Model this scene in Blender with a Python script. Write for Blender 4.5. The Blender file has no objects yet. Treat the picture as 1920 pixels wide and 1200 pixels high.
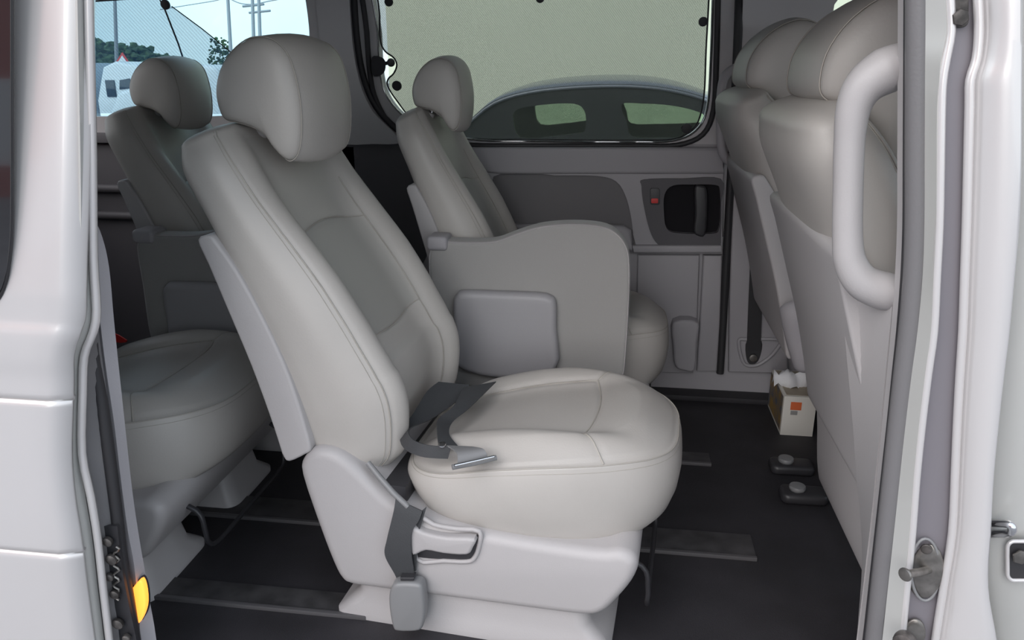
import bpy, bmesh, math, random
from mathutils import Vector, Matrix
random.seed(7)
C = bpy.context.scene.collection
scn = bpy.context.scene
# ---------------------------------------------------------------- camera
F = 1450.0
YAW, PIT = math.radians(8), math.radians(18)
CAM = Vector((0, -1.05, 1.12))
FW = Vector((-math.sin(YAW)*math.cos(PIT), math.cos(YAW)*math.cos(PIT), -math.sin(PIT)))
RT = Vector((math.cos(YAW), math.sin(YAW), 0))
UP = RT.cross(FW)
cd = bpy.data.cameras.new('camera'); cam = bpy.data.objects.new('camera', cd); C.objects.link(cam)
cd.sensor_width = 36; cd.lens = F*36/1920; cd.clip_start = 0.02; cd.clip_end = 500
cam.matrix_world = Matrix(((RT.x, UP.x, -FW.x, CAM.x), (RT.y, UP.y, -FW.y, CAM.y), (RT.z, UP.z, -FW.z, CAM.z), (0, 0, 0, 1)))
scn.camera = cam
# ---------------------------------------------------------------- world and sun
w = bpy.data.worlds.new('sky'); scn.world = w; w.use_nodes = True
nt = w.node_tree; nt.nodes.clear()
out = nt.nodes.new('ShaderNodeOutputWorld'); bg = nt.nodes.new('ShaderNodeBackground')
tc = nt.nodes.new('ShaderNodeTexCoord'); sep = nt.nodes.new('ShaderNodeSeparateXYZ')
ramp = nt.nodes.new('ShaderNodeValToRGB'); ns = nt.nodes.new('ShaderNodeTexNoise'); mx = nt.nodes.new('ShaderNodeMix')
mx.data_type = 'RGBA'
ramp.color_ramp.elements[0].position = 0.0; ramp.color_ramp.elements[0].color = (0.72, 0.83, 0.88, 1)
ramp.color_ramp.elements[1].position = 0.6; ramp.color_ramp.elements[1].color = (0.66, 0.76, 0.92, 1)
ns.inputs['Scale'].default_value = 3.0; ns.inputs['Detail'].default_value = 5
r2 = nt.nodes.new('ShaderNodeValToRGB'); r2.color_ramp.elements[0].position = .45; r2.color_ramp.elements[1].position = .7
L = nt.links.new
L(tc.outputs['Generated'], sep.inputs[0]); L(sep.outputs['Z'], ramp.inputs[0]); L(tc.outputs['Generated'], ns.inputs['Vector'])
L(ns.outputs[0], r2.inputs[0]); L(r2.outputs[0], mx.inputs['Factor']); L(ramp.outputs[0], mx.inputs['A'])
mx.inputs['B'].default_value = (0.92, 0.95, 0.96, 1)
L(mx.outputs['Result'], bg.inputs[0]); bg.inputs[1].default_value = 1.3
L(bg.outputs[0], out.inputs[0])
sd = bpy.data.lights.new('sun', 'SUN'); sd.energy = 2.5; sd.angle = math.radians(70); sd.color = (1, .935, .89)
so = bpy.data.objects.new('sun', sd); C.objects.link(so)
so.rotation_euler = Vector((-0.45, -0.74, 0.42)).to_track_quat('Z', 'Y').to_euler(); so.location = (2, -8, 6)
scn.view_settings.view_transform = 'Standard'; scn.view_settings.look = 'None'
scn.view_settings.gamma = 1; scn.view_settings.use_curve_mapping = False
scn.view_settings.exposure = 0.28

# ---------------------------------------------------------------- helpers
def ray(px, py): return FW + RT*((px-960)/F) - UP*((py-600)/F)
def atY(px, py, Y):
    d = ray(px, py); return CAM + d*((Y-CAM.y)/d.y)
def atX(px, py, X):
    d = ray(px, py); return CAM + d*((X-CAM.x)/d.x)
def atZ(px, py, Z):
    d = ray(px, py); return CAM + d*((Z-CAM.z)/d.z)
WALLY = 1.6
def atW(px, py, off=0.0):            # the leaning upper part of the far side wall (tumblehome)
    n = Vector((0, 1, .2)); p = Vector((0, WALLY+off, .88)); d = ray(px, py)
    return CAM + d*((p-CAM).dot(n)/d.dot(n))

def material(name, col, rough=.5, metal=0, bump=0, bscale=200, var=0, vscale=3, coat=0, spec=.5, emis=None, estr=0, sheen=0, col2=None):
    m = bpy.data.materials.new(name); m.use_nodes = True; t = m.node_tree; b = t.nodes['Principled BSDF']
    b.inputs['Roughness'].default_value = rough; b.inputs['Metallic'].default_value = metal
    b.inputs['Specular IOR Level'].default_value = spec; b.inputs['Coat Weight'].default_value = coat
    b.inputs['Coat Roughness'].default_value = .06
    b.inputs['Base Color'].default_value = (*col, 1)
    b.inputs['Sheen Weight'].default_value = sheen
    co = t.nodes.new('ShaderNodeTexCoord')
    if var or col2:
        n = t.nodes.new('ShaderNodeTexNoise'); n.inputs['Scale'].default_value = vscale; n.inputs['Detail'].default_value = 6
        r = t.nodes.new('ShaderNodeValToRGB'); t.links.new(co.outputs['Object'], n.inputs['Vector']); t.links.new(n.outputs[0], r.inputs[0])
        c2 = col2 if col2 else tuple(min(1, c*(1+var)) for c in col)
        r.color_ramp.elements[0].color = (*(c*(1-var) for c in col), 1); r.color_ramp.elements[1].color = (*c2, 1)
        r.color_ramp.elements[0].position = .35; r.color_ramp.elements[1].position = .68
        t.links.new(r.outputs[0], b.inputs['Base Color'])
    if bump:
        n = t.nodes.new('ShaderNodeTexNoise'); n.inputs['Scale'].default_value = bscale; n.inputs['Detail'].default_value = 4
        bp = t.nodes.new('ShaderNodeBump'); bp.inputs['Strength'].default_value = bump; bp.inputs['Distance'].default_value = .001
        t.links.new(co.outputs['Object'], n.inputs['Vector']); t.links.new(n.outputs[0], bp.inputs['Height']); t.links.new(bp.outputs[0], b.inputs['Normal'])
    if emis:
        b.inputs['Emission Color'].default_value = (*emis, 1); b.inputs['Emission Strength'].default_value = estr
    return m
def leather2():
    m = M['leather']; t = m.node_tree; b = t.nodes['Principled BSDF']
    src = b.inputs['Base Color'].links[0].from_socket
    at = t.nodes.new('ShaderNodeAttribute'); at.attribute_name = 'insert_and_shade'
    mi = t.nodes.new('ShaderNodeMix'); mi.data_type = 'RGBA'; mi.inputs['B'].default_value = (.38, .368, .345, 1)
    t.links.new(at.outputs['Fac'], mi.inputs['Factor']); t.links.new(src, mi.inputs['A']); t.links.new(mi.outputs['Result'], b.inputs['Base Color'])
def glassmat(name, tint, alpha, rough=.03):          # thin pane: mostly see-through, with gloss
    m = bpy.data.materials.new(name); m.use_nodes = True; t = m.node_tree; t.nodes.clear()
    o = t.nodes.new('ShaderNodeOutputMaterial'); tr = t.nodes.new('ShaderNodeBsdfTransparent'); g = t.nodes.new('ShaderNodeBsdfGlossy')
    mi = t.nodes.new('ShaderNodeMixShader'); fr = t.nodes.new('ShaderNodeFresnel'); fr.inputs[0].default_value = 1.4
    tr.inputs[0].default_value = (*tint, 1); g.inputs['Roughness'].default_value = rough
    t.links.new(fr.outputs[0], mi.inputs[0]); t.links.new(tr.outputs[0], mi.inputs[1]); t.links.new(g.outputs[0], mi.inputs[2])
    t.links.new(mi.outputs[0], o.inputs[0]); return m
def meshcloth(name, col, openness, scale=700):         # fine woven mesh: threads and holes
    m = bpy.data.materials.new(name); m.use_nodes = True; t = m.node_tree; t.nodes.clear()
    o = t.nodes.new('ShaderNodeOutputMaterial'); tr = t.nodes.new('ShaderNodeBsdfTransparent')
    d = t.nodes.new('ShaderNodeBsdfDiffuse'); d.inputs[0].default_value = (*col, 1)
    tl = t.nodes.new('ShaderNodeBsdfTranslucent'); tl.inputs[0].default_value = (*col, 1)
    m1 = t.nodes.new('ShaderNodeMixShader'); m1.inputs[0].default_value = .35
    m2 = t.nodes.new('ShaderNodeMixShader')
    co = t.nodes.new('ShaderNodeTexCoord'); wv = t.nodes.new('ShaderNodeTexWave'); wv.inputs['Scale'].default_value = scale/10
    wv.bands_direction = 'DIAGONAL'
    mr = t.nodes.new('ShaderNodeMapRange'); mr.inputs['To Min'].default_value = openness-.04; mr.inputs['To Max'].default_value = openness+.04
    t.links.new(co.outputs['Object'], wv.inputs['Vector']); t.links.new(wv.outputs['Fac'], mr.inputs['Value'])
    t.links.new(d.outputs[0], m1.inputs[1]); t.links.new(tl.outputs[0], m1.inputs[2])
    t.links.new(mr.outputs[0], m2.inputs[0]); t.links.new(m1.outputs[0], m2.inputs[1]); t.links.new(tr.outputs[0], m2.inputs[2])
    t.links.new(m2.outputs[0], o.inputs[0]); return m
M = {}
def mk(k, *a, **q): M[k] = material(k, *a, **q)
mk('leather', (.455, .43, .405), .42, bump=.25, bscale=260, var=.04, vscale=5)
leather2()
mk('leather_insert', (.30, .29, .265), .5, bump=.5, bscale=420, var=.04)
mk('stitch', (.40, .375, .34), .6)
mk('plastic', (.43, .41, .412), .45, bump=.3, bscale=420, var=.02)
mk('plastic_trim', (.38, .365, .385), .5, bump=.3, bscale=400)
mk('storage_plastic', (.36, .35, .365), .45, bump=.3, bscale=400)
mk('trim_dark', (.10, .095, .105), .6, bump=.3, bscale=300)
mk('upper_trim', (.56, .54, .55), .6, bump=.3, bscale=400)
mk('fabric_panel', (.19, .182, .19), .85, bump=.5, bscale=500)
mk('carpet_panel', (.36, .35, .34), .9, bump=.6, bscale=500, sheen=.2)
mk('rubber', (.03, .029, .032), .55)
mk('seal_grey', (.16, .155, .16), .5, bump=.3, bscale=300)
mk('black_plastic', (.035, .034, .038), .4)
mk('recess', (.02, .019, .022), .9, spec=.1)
mk('webbing', (.05, .052, .056), .55, bump=.6, bscale=600)
mk('buckle', (.22, .22, .225), .38)
mk('chrome', (.75, .75, .76), .15, metal=1)
mk('steel_dark', (.25, .235, .22), .35, metal=.8, var=.3, vscale=40)
mk('grease', (.10, .09, .085), .4, metal=.5, var=.5, vscale=60)
mk('floor_mat', (.026, .024, .028), .62, bump=.8, bscale=350, var=.25, vscale=6)
mk('rail_rim', (.12, .115, .12), .4, metal=.3)
mk('rail', (.07, .067, .07), .45, metal=.3, var=.3, vscale=20)
mk('paint', (.70, .675, .67), .28, metal=.35, coat=.6)
mk('paint_jamb', (.55, .55, .53), .35, metal=.3, coat=.3)
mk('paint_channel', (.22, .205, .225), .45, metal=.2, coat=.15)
mk('headliner', (.5, .49, .47), .9)
mk('red', (.65, .03, .025), .4)
mk('amber', (.9, .35, .05), .3, emis=(1, .30, .04), estr=1.6)
mk('white_card', (.75, .72, .66), .6)
mk('tissue', (.85, .85, .87), .9)
mk('card_brown', (.42, .36, .28), .7)
mk('orange', (.75, .16, .05), .6)
mk('card_print', (.45, .27, .06), .6, var=.2, vscale=25, col2=(.10, .12, .16))
mk('grey_print', (.30, .29, .28), .6)
mk('asphalt', (.22, .22, .23), .9, var=.15, vscale=2, bump=.5, bscale=60)
mk('cream_wall', (.70, .71, .56), .9, var=.02, vscale=.7)
mk('white_vehicle', (.82, .83, .84), .35, coat=.4)
mk('truck_grey', (.42, .47, .52), .5)
mk('vehicle_glass', (.03, .04, .05), .08)
mk('tyre', (.02, .02, .02), .8)
mk('foliage', (.045, .085, .04), .9, var=.4, vscale=2.5, bump=1, bscale=6, col2=(.10, .16, .07))
mk('pole', (.30, .31, .33), .7)
mk('red_wall', (.40, .07, .05), .7)
mk('white_wall', (.7, .7, .72), .7)
mk('car_paint', (.16, .17, .19), .3, metal=.3, coat=.5)
mk('car_dark', (.015, .016, .018), .4)
M['glass'] = glassmat('glass', (.90, .95, .95), .1)
M['blue_glass'] = glassmat('blue_glass', (.80, .95, 1.0), .1)
M['car_glass'] = glassmat('car_glass', (.80, .86, .80), .1)
M['tint_glass'] = material('tint_glass', (.02, .02, .022), .03, coat=1)
M['shade_green'] = meshcloth('shade_green', (.10, .112, .095), .60, 900)
M['shade_blue'] = meshcloth('shade_blue', (.10, .20, .36), .72, 500)

def finish(o, smooth=True, ang=40):
    me = o.data
    if smooth:
        me.shade_smooth(); me.set_sharp_from_angle(angle=math.radians(ang))
def link(name, me, mat, parent=None, smooth=True, ang=40):
    o = bpy.data.objects.new(name, me); C.objects.link(o)
    ms = mat if isinstance(mat, (list, tuple)) else [mat]
    for m in ms: me.materials.append(M[m] if isinstance(m, str) else m)
    if parent: o.parent = parent
    finish(o, smooth, ang); return o
def fixn(me):
    b = bmesh.new(); b.from_mesh(me); bmesh.ops.recalc_face_normals(b, faces=b.faces); b.to_mesh(me); b.free()
def mesh(name, vs, fs, mat, parent=None, smooth=True, ang=40, fm=None):
    me = bpy.data.meshes.new(name); me.from_pydata([tuple(v) for v in vs], [], fs); fixn(me)
    o = link(name, me, mat, parent, smooth, ang)
    if fm: 
        for i, p in enumerate(me.polygons): p.material_index = fm[i]
    return o
def thing(name, label, cat, loc=(0, 0, 0), rz=0, group=None):
    o = bpy.data.objects.new(name, None); o.empty_display_size = .05; C.objects.link(o)
    o.location = loc; o.rotation_euler = (0, 0, rz); o['label'] = label; o['category'] = cat
    if group: o['group'] = group
    bpy.context.view_layer.update() if False else None
    return o
def tag(o, label, cat, group=None):
    o['label'] = label; o['category'] = cat
    if group: o['group'] = group
    return o
def struct(o, label=None):
    o['kind'] = 'structure'
    if label: o['label'] = label
    return o
def catmull(pts, n=6, closed=False):
    P = [Vector(p) for p in pts]; N = len(P); res = []
    rng = range(N) if closed else range(N-1)
    for i in rng:
        g = lambda j: P[j % N] if closed else P[max(0, min(N-1, j))]
        p0, p1, p2, p3 = g(i-1), g(i), g(i+1), g(i+2)
        for k in range(n):
            t = k/n
            res.append(.5*((2*p1)+(p2-p0)*t+(2*p0-5*p1+4*p2-p3)*t*t+(3*p1-p0-3*p2+p3)*t**3))
    if not closed: res.append(P[-1].copy())
    return res
def interp(tab, x):
    if x <= tab[0][0]: return tab[0][1]
    for (a, va), (b, vb) in zip(tab, tab[1:]):
        if x <= b:
            t = (x-a)/(b-a)
            return va+(vb-va)*t
    return tab[-1][1]
def loft(rings, closed=True, cap=True):
    vs = [v for r in rings for v in r]; n = len(rings[0]); fs = []
    for i in range(len(rings)-1):
        for j in range(n if closed else n-1):
            k = (j+1) % n
            fs.append((i*n+j, i*n+k, (i+1)*n+k, (i+1)*n+j))
    if cap and closed:
        fs.append(tuple(range(n))); fs.append(tuple((len(rings)-1)*n+j for j in range(n)))
    return vs, fs
def inset(pts, d):
    q = inset0(pts, d)
    if abs(d) < 1e-9: return q
    n = len(pts); grp = list(range(n))
    for it in range(12):
        bad = []
        for i in range(n):
            j = (i+1) % n
            e0 = (pts[j][0]-pts[i][0], pts[j][1]-pts[i][1]); e1 = (q[j][0]-q[i][0], q[j][1]-q[i][1])
            if e0[0]*e1[0]+e0[1]*e1[1] < -1e-12: bad.append(i)
        if not bad: break
        q2 = list(q)
        for i in bad:
            ids = [(i+k) % n for k in range(-it, it+2)]
            m = (sum(q[k][0] for k in ids)/len(ids), sum(q[k][1] for k in ids)/len(ids))
            for k in ids: q2[k] = m
        q = q2
    return q
def inset0(pts, d):                     # pts: 2D closed outline; moves each point inward by d
    n = len(pts); area = sum(pts[i][0]*pts[(i+1) % n][1]-pts[(i+1) % n][0]*pts[i][1] for i in range(n)); sg = 1 if area > 0 else -1
    o = []
    for i in range(n):
        a, b, c = pts[i-1], pts[i], pts[(i+1) % n]
        t = Vector((c[0]-a[0], c[1]-a[1])); 
        if t.length < 1e-9: o.append((b[0], b[1])); continue
        t.normalize(); o.append((b[0]-t.y*d*sg, b[1]+t.x*d*sg))
    return o
def pillow(name, pts, f, d0, d1, r, mat, parent=None, steps=5, rback=None, ang=50):
    """outline pts (a,b) swept from depth d0 to d1 with rounded rims; f(a,b,d)->3D point"""
    rb = r if rback is None else rback; rings = []; s = 1 if d1 > d0 else -1
    for k in range(steps+1):
        al = math.pi/2*k/steps
        rings.append([f(a, b, d0+s*r*(1-math.sin(al))) for a, b in inset(pts, r*(1-math.cos(math.pi/2-al)))])
    for k in range(steps+1):
        al = math.pi/2*(1-k/steps)
        rings.append([f(a, b, d1-s*rb*(1-math.sin(al))) for a, b in inset(pts, rb*(1-math.cos(math.pi/2-al)))])
    rings = rings[:steps+1][::1] + rings[steps+1:]
    rr = []
    for k in range(steps+1):
        al = math.pi/2*k/steps        # 0: face edge (inset r, depth d0) -> 90: full outline at depth r
        rr.append([f(a, b, d0+s*r*(1-math.sin(al))) for a, b in inset(pts, r*(1-math.sin(al)) if False else r*(1-math.cos(math.pi/2-al)))])
    R = []
    for k in range(steps+1):
        al = math.pi/2*k/steps
        R.append([f(a, b, d0+s*r*(1-math.cos(al))) for a, b in inset(pts, r*(1-math.sin(al)))])
    for k in range(steps+1):
        al = math.pi/2*(1-k/steps)
        R.append([f(a, b, d1-s*rb*(1-math.cos(al))) for a, b in inset(pts, rb*(1-math.sin(al)))])
    vs, fs = loft(R)
    return mesh(name, vs, fs, mat, parent, True, ang)
XZ = lambda a, b, d: (a, d, b)
def rrect(x0, z0, x1, z1, r, n=5):
    o = []
    for cx, cz, a0 in ((x1-r, z1-r, 0), (x0+r, z1-r, 90), (x0+r, z0+r, 180), (x1-r, z0+r, 270)):
        for k in range(n+1):
            a = math.radians(a0+90*k/n); o.append((cx+r*math.cos(a), cz+r*math.sin(a)))
    return o
def frames(P, closed=False):
    T = []
    n = len(P)
    for i in range(n):
        a = P[i-1] if (i > 0 or closed) else P[i]; b = P[(i+1) % n] if (i < n-1 or closed) else P[i]
        T.append((b-a).normalized())
    nrm = T[0].orthogonal().normalized(); N = []
    for t in T:
        nrm = (nrm - t*nrm.dot(t))
        if nrm.length < 1e-6: nrm = t.orthogonal()
        nrm.normalize(); N.append(nrm.copy())
    return T, N
def tube(name, path, r, mat, parent=None, seg=10, closed=False, sx=1):
    P = [Vector(p) for p in path]; T, N = frames(P, closed); rings = []
    for i, p in enumerate(P):
        rad = r[i] if isinstance(r, (list, tuple)) else r
        b = T[i].cross(N[i])
        rings.append([p+(N[i]*math.cos(2*math.pi*k/seg)*sx+b*math.sin(2*math.pi*k/seg))*rad for k in range(seg)])
    if closed: rings.append(rings[0])
    if closed:
        vs = [v for R in rings[:-1] for v in R]; n = seg; m = len(rings)-1; fs = []
        for i in range(m):
            for j in range(n): fs.append((i*n+j, i*n+(j+1) % n, ((i+1) % m)*n+(j+1) % n, ((i+1) % m)*n+j))
    else: vs, fs = loft(rings)
    return mesh(name, vs, fs, mat, parent, True, 60)
def ribbon(name, L_, R_, th, mat, parent=None, n=6):
    """flat strap between two 3-D edge polylines"""
    A = catmull(L_, n); B = catmull(R_, n); rings = []
    for i in range(len(A)):
        t = (A[min(i+1, len(A)-1)]-A[max(i-1, 0)]); wv = B[i]-A[i]; nn = t.cross(wv)
        nn = nn.normalized() if nn.length > 1e-9 else Vector((0, 0, 1))
        h = nn*th/2
        rings.append([A[i]-h, B[i]-h, B[i]+h, A[i]+h])
    vs, fs = loft(rings); return mesh(name, vs, fs, mat, parent, True, 50)
def plate(name, outer, holes, thick, mat, parent=None):
    """flat polygon (3-D points) with holes, given thickness along vector thick"""
    b = bmesh.new(); es = []
    for loop in [outer]+list(holes):
        v = [b.verts.new(p) for p in loop]
        es += [b.edges.new((v[i], v[(i+1) % len(v)])) for i in range(len(v))]
    bmesh.ops.triangle_fill(b, edges=es, use_beauty=True)
    r = bmesh.ops.extrude_face_region(b, geom=list(b.faces))
    bmesh.ops.translate(b, vec=Vector(thick), verts=[g for g in r['geom'] if isinstance(g, bmesh.types.BMVert)])
    bmesh.ops.recalc_face_normals(b, faces=b.faces)
    me = bpy.data.meshes.new(name); b.to_mesh(me); b.free()
    return link(name, me, mat, parent, True, 30)
def box(name, x0, y0, z0, x1, y1, z1, mat, parent=None, bev=.004, seg=2):
    b = bmesh.new(); bmesh.ops.create_cube(b, size=1)
    for v in b.verts: v.co = Vector(((x0+x1)/2+v.co.x*(x1-x0), (y0+y1)/2+v.co.y*(y1-y0), (z0+z1)/2+v.co.z*(z1-z0)))
    if bev: bmesh.ops.bevel(b, geom=b.edges[:], offset=bev, segments=seg, affect='EDGES', profile=.7)
    me = bpy.data.meshes.new(name); b.to_mesh(me); b.free(); return link(name, me, mat, parent, True, 40)
def disc(name, c, axis, r, h, mat, parent=None, seg=24, bev=.3, sx=1, sxdir=None):
    """short rounded cylinder, centre c, axis direction"""
    ax = Vector(axis).normalized(); u = Vector(sxdir) if sxdir else ax.orthogonal(); u.normalize(); v = ax.cross(u)
    prof = [(0.02, 0), (1-bev, 0), (1-bev*.3, h*.12), (1, h*.4), (1, h*.7), (1-bev*.25, h*.93), (1-bev, h), (0.02, h)]
    rings = [[Vector(c)+ax*hh+(u*math.cos(2*math.pi*k/seg)*sx+v*math.sin(2*math.pi*k/seg))*r*rr for k in range(seg)] for rr, hh in prof]
    vs, fs = loft(rings); return mesh(name, vs, fs, mat, parent, True, 50)
def strip(name, Lc, Rc, mat, parent=None, thick=.004, n=4):
    """long surface between two 3-D curves, given a thickness"""
    return ribbon(name, Lc, Rc, thick, mat, parent, n)
def copy_tree(o, parent=None):
    c = o.copy(); C.objects.link(c)
    if parent: c.parent = parent
    for ch in list(o.children): copy_tree(ch, c)
    return c

# ---------------------------------------------------------------- shell of the van (the setting)
FZ = 0.0
struct(box('floor', -2.2, -.02, -.06, 2.2, 1.66, 0.0, 'floor_mat', bev=0))
struct(box('ceiling', -2.2, -.0, 1.47, 2.2, 1.5, 1.52, 'headliner', bev=.01))
struct(box('wall_rear', -2.26, -.05, -.06, -2.2, 1.7, .95, 'trim_dark', bev=.01))
struct(box('wall_front', 2.2, -.05, -.06, 2.26, 1.7, .85, 'trim_dark', bev=.01))
ground = struct(box('ground', -60, -30, -.60, 60, 90, -.50, 'asphalt', bev=0))

# far side (vehicle's left): lower wall in one plane, upper wall leaning
TH = (0, .05, 0)
far_lower = plate('wall_left', [(-2.2, WALLY, .885), (-2.2, WALLY, 0), (2.2, WALLY, 0), (2.2, WALLY, .885)], [], (0, .06, 0), 'plastic_trim')
struct(far_lower)
def Wp(pts, off=0): return [atW(x, y, off) for x, y in pts]
def wallpt(X, Z, off=0): return Vector((X, WALLY+off-(Z-.88)*.2, Z))
win1 = catmull([(708, -40), (709, 60), (713, 140), (728, 185), (762, 222), (815, 252), (900, 264), (1100, 266), (1255, 265), (1302, 246), (1326, 205), (1334, 120), (1338, 0), (1338, -45), (1020, -60)], 5, True)
win1 = [(p[0], p[1]) for p in [(q.x, q.y) for q in win1]] if False else None
def cm2(pts, n=5, closed=True):
    return [(p.x, p.y) for p in catmull([(x, y, 0) for x, y in pts], n, closed)]
win1 = cm2([(700, -60), (708, 60), (713, 140), (728, 185), (762, 222), (815, 250), (900, 263), (1000, 265), (1100, 266), (1200, 266), (1262, 264), (1304, 246), (1326, 205), (1333, 120), (1337, 0), (1338, -60), (1250, -66), (1100, -68), (900, -68), (800, -68)], 4)
win2 = cm2([(566, -60), (570, -20), (577, 30), (580, 70), (576, 110), (560, 150), (530, 190), (470, 212), (380, 219), (250, 219), (150, 219), (60, 219), (-60, 219), (-250, 215), (-330, 150), (-340, 60), (-330, -50), (-100, -66), (200, -68), (400, -66)], 4)
win3X = [wallpt(x, z) for x, z in ((.62, .90), (1.3, .90), (1.75, .92), (1.72, 1.1), (1.5, 1.38), (1.2, 1.42), (.66, 1.42), (.60, 1.38))]
win3 = [(.60, .98), (.64, .92), (.75, .90), (1.7, .90), (1.75, .95), (1.70, 1.15), (1.5, 1.38), (.66, 1.40), (.60, 1.3)]
upper_outer = [wallpt(-2.2, .885), wallpt(2.2, .885), wallpt(2.2, 1.5), wallpt(-2.2, 1.5)]
up = plate('wall_left_upper', upper_outer, [Wp(win1), Wp(win2), [wallpt(x, z) for x, z in win3]], (0, .05, 0), 'upper_trim')
up.name = 'wall_left'; struct(up)
# rubber seals round the windows
struct(tube('trim_1', Wp(cm2([(683, -60), (688, 60), (694, 140), (706, 190), (735, 235), (790, 262), (880, 272), (1000, 273), (1100, 273), (1200, 273), (1270, 272), (1318, 252), (1338, 205), (1343, 120), (1346, 0), (1347, -60), (1250, -70), (1100, -72), (900, -72), (780, -70)], 4), -.004), .009, 'rubber', closed=True, seg=8), 'black rubber seal around the far sliding window')
struct(tube('trim_2', Wp(cm2([(662, -60), (664, 0), (668, 60), (676, 120), (690, 170), (712, 210), (748, 246), (770, 262)], 4, False), -.006), .011, 'rubber', seg=8))
struct(tube('trim_3', Wp(win1, .0), .0035, 'chrome', closed=True, seg=6), 'thin bright edge inside the far window frame')
def pane(name, pts, off, lab, mat='glass'):
    o = plate(name, Wp(pts, off), [], (0, .004, 0), mat); return struct(o, lab)
pane('window_1', win1, .04, 'glass of the far sliding door'); pane('window_2', win2, .04, 'glass of the far rear quarter', 'blue_glass')
o = plate('window_3', [wallpt(x, z, .04) for x, z in win3], [], (0, .004, 0), 'glass'); struct(o)

# pillar cover between the two far windows, its lower edge and dark panel below it
pil = cm2([(590, -60), (598, 60), (598, 140), (590, 190), (600, 230), (640, 268), (700, 270), (748, 268), (735, 245), (700, 210), (676, 160), (662, 90), (655, 0), (650, -60)], 4)
o = pillow('trim_4', pil, lambda a, b, d: atW(a, b, d), -.004, -.030, .002, 'upper_trim', rback=.006); struct(o, 'grey pillar cover between the far windows')
darkp = [(620, 270), (760, 270), (790, 330), (800, 480), (760, 560), (600, 560), (600, 400)]
o = plate('trim_5', [atY(x, y, WALLY-.004) for x, y in darkp], [], (0, .003, 0), 'trim_dark'); struct(o)
o = plate('trim_6', [Vector((x, WALLY-.004, z)) for x, z in ((-2.19, 0), (-1.05, 0), (-.93, .45), (-.93, .86), (-2.19, .90))], [], (0, .003, 0), 'trim_dark'); struct(o, 'dark lower side panel beside the third row')
for nm, z in (('trim_7', .70), ('trim_8', .60)):
    struct(tube(nm, [(-2.19, WALLY-.02, z), (-1.6, WALLY-.02, z), (-1.25, WALLY-.02, z-.01)], .016, 'trim_dark', seg=8))
struct(box('trim_9', -2.19, WALLY-.035, .865, -1.05, WALLY-.004, .90, 'trim_dark', bev=.008))

# far sliding door: ledges, pocket, handle
door = struct(bpy.data.objects.new('door_1', None), 'sliding door on the far side'); C.objects.link(door); door.location = (-.1, WALLY, 0)
def dp(o): 
    o.parent = door; o.matrix_parent_inverse = Matrix.Translation((.1, -WALLY, 0)); return o
def T2(px, Y): return [tuple((atY(x, y, Y).x, atY(x, y, Y).z)) for x, y in px]
belt = T2([(880, 276), (1352, 276), (1358, 300), (1356, 326), (940, 326), (900, 322)], 1.58)
dp(pillow('belt_ledge', belt, XZ, 1.565, 1.6, .012, 'plastic_trim'))
low = cm2([(925, 330), (1100, 327), (1200, 329), (1215, 400), (1195, 470), (1000, 474), (930, 470)], 3)
frame_o = [(880, 318), (1356, 318), (1354, 476), (1190, 472), (880, 472)]
pocket = cm2([(925, 331), (1040, 329), (1120, 330), (1155, 340), (1172, 365), (1182, 400), (1187, 440), (1186, 470), (1100, 471), (930, 471)], 3)
o = plate('door_panel', [atY(x, y, 1.575) for x, y in frame_o], [[atY(x, y, 1.575) for x, y in pocket], [atY(x, y, 1.575) for x, y in cm2([(1262, 348), (1300, 346), (1342, 347), (1350, 358), (1351, 400), (1348, 430), (1335, 438), (1270, 437), (1250, 428), (1245, 400), (1246, 365)], 4)]], (0, .022, 0), 'plastic_trim'); dp(o)
o = plate('pocket_panel', [atY(x, y, 1.590) for x, y in pocket], [], (0, .008, 0), 'fabric_panel'); dp(o)
dp(pillow('armrest_ledge', T2([(930, 420), (1100, 420), (1170, 423), (1184, 432), (1186, 470), (930, 473)], 1.56), XZ, 1.545, 1.59, .015, 'plastic_trim'))
dp(pillow('lower_ledge', T2([(1186, 460), (1352, 460), (1352, 474), (1188, 474)], 1.56), XZ, 1.555, 1.6, .006, 'plastic_trim'))
bez = cm2([(1207, 337), (1280, 335), (1352, 336), (1353, 380), (1352, 440), (1345, 464), (1290, 464), (1245, 463), (1228, 452), (1216, 425), (1206, 380), (1203, 350)], 4)
bo = plate('handle_bezel', [atY(x, y, 1.566) for x, y in bez], [[atY(x, y, 1.566) for x, y in cm2([(1262, 348), (1300, 346), (1342, 347), (1350, 358), (1351, 400), (1348, 430), (1335, 438), (1270, 437), (1250, 428), (1245, 400), (1246, 365)], 4)]], (0, .012, 0), 'trim_dark'); dp(bo)
cup = plate('handle_recess', [atY(x, y, 1.597) for x, y in [(1240, 342), (1356, 342), (1356, 444), (1240, 444)]], [], (0, .002, 0), 'recess'); dp(cup)
hd = pillow('door_handle', T2(cm2([(1302, 352), (1316, 348), (1325, 356), (1326, 400), (1322, 440), (1308, 442), (1300, 432), (1303, 400)], 3), 1.56), XZ, 1.553, 1.585, .008, 'black_plastic'); dp(hd)
ls = pillow('lock_switch', T2(rrect(1219, -384, 1237, -353, 4) and [(x, -z) for x, z in rrect(1219, -384, 1237, -353, 4)], 1.562), XZ, 1.560, 1.57, .001, 'black_plastic'); dp(ls)
lr = pillow('lock_indicator', T2([(x, -z) for x, z in rrect(1221, -381, 1234, -372, 2)], 1.558), XZ, 1.556, 1.565, .0008, 'red'); dp(lr)
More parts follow.
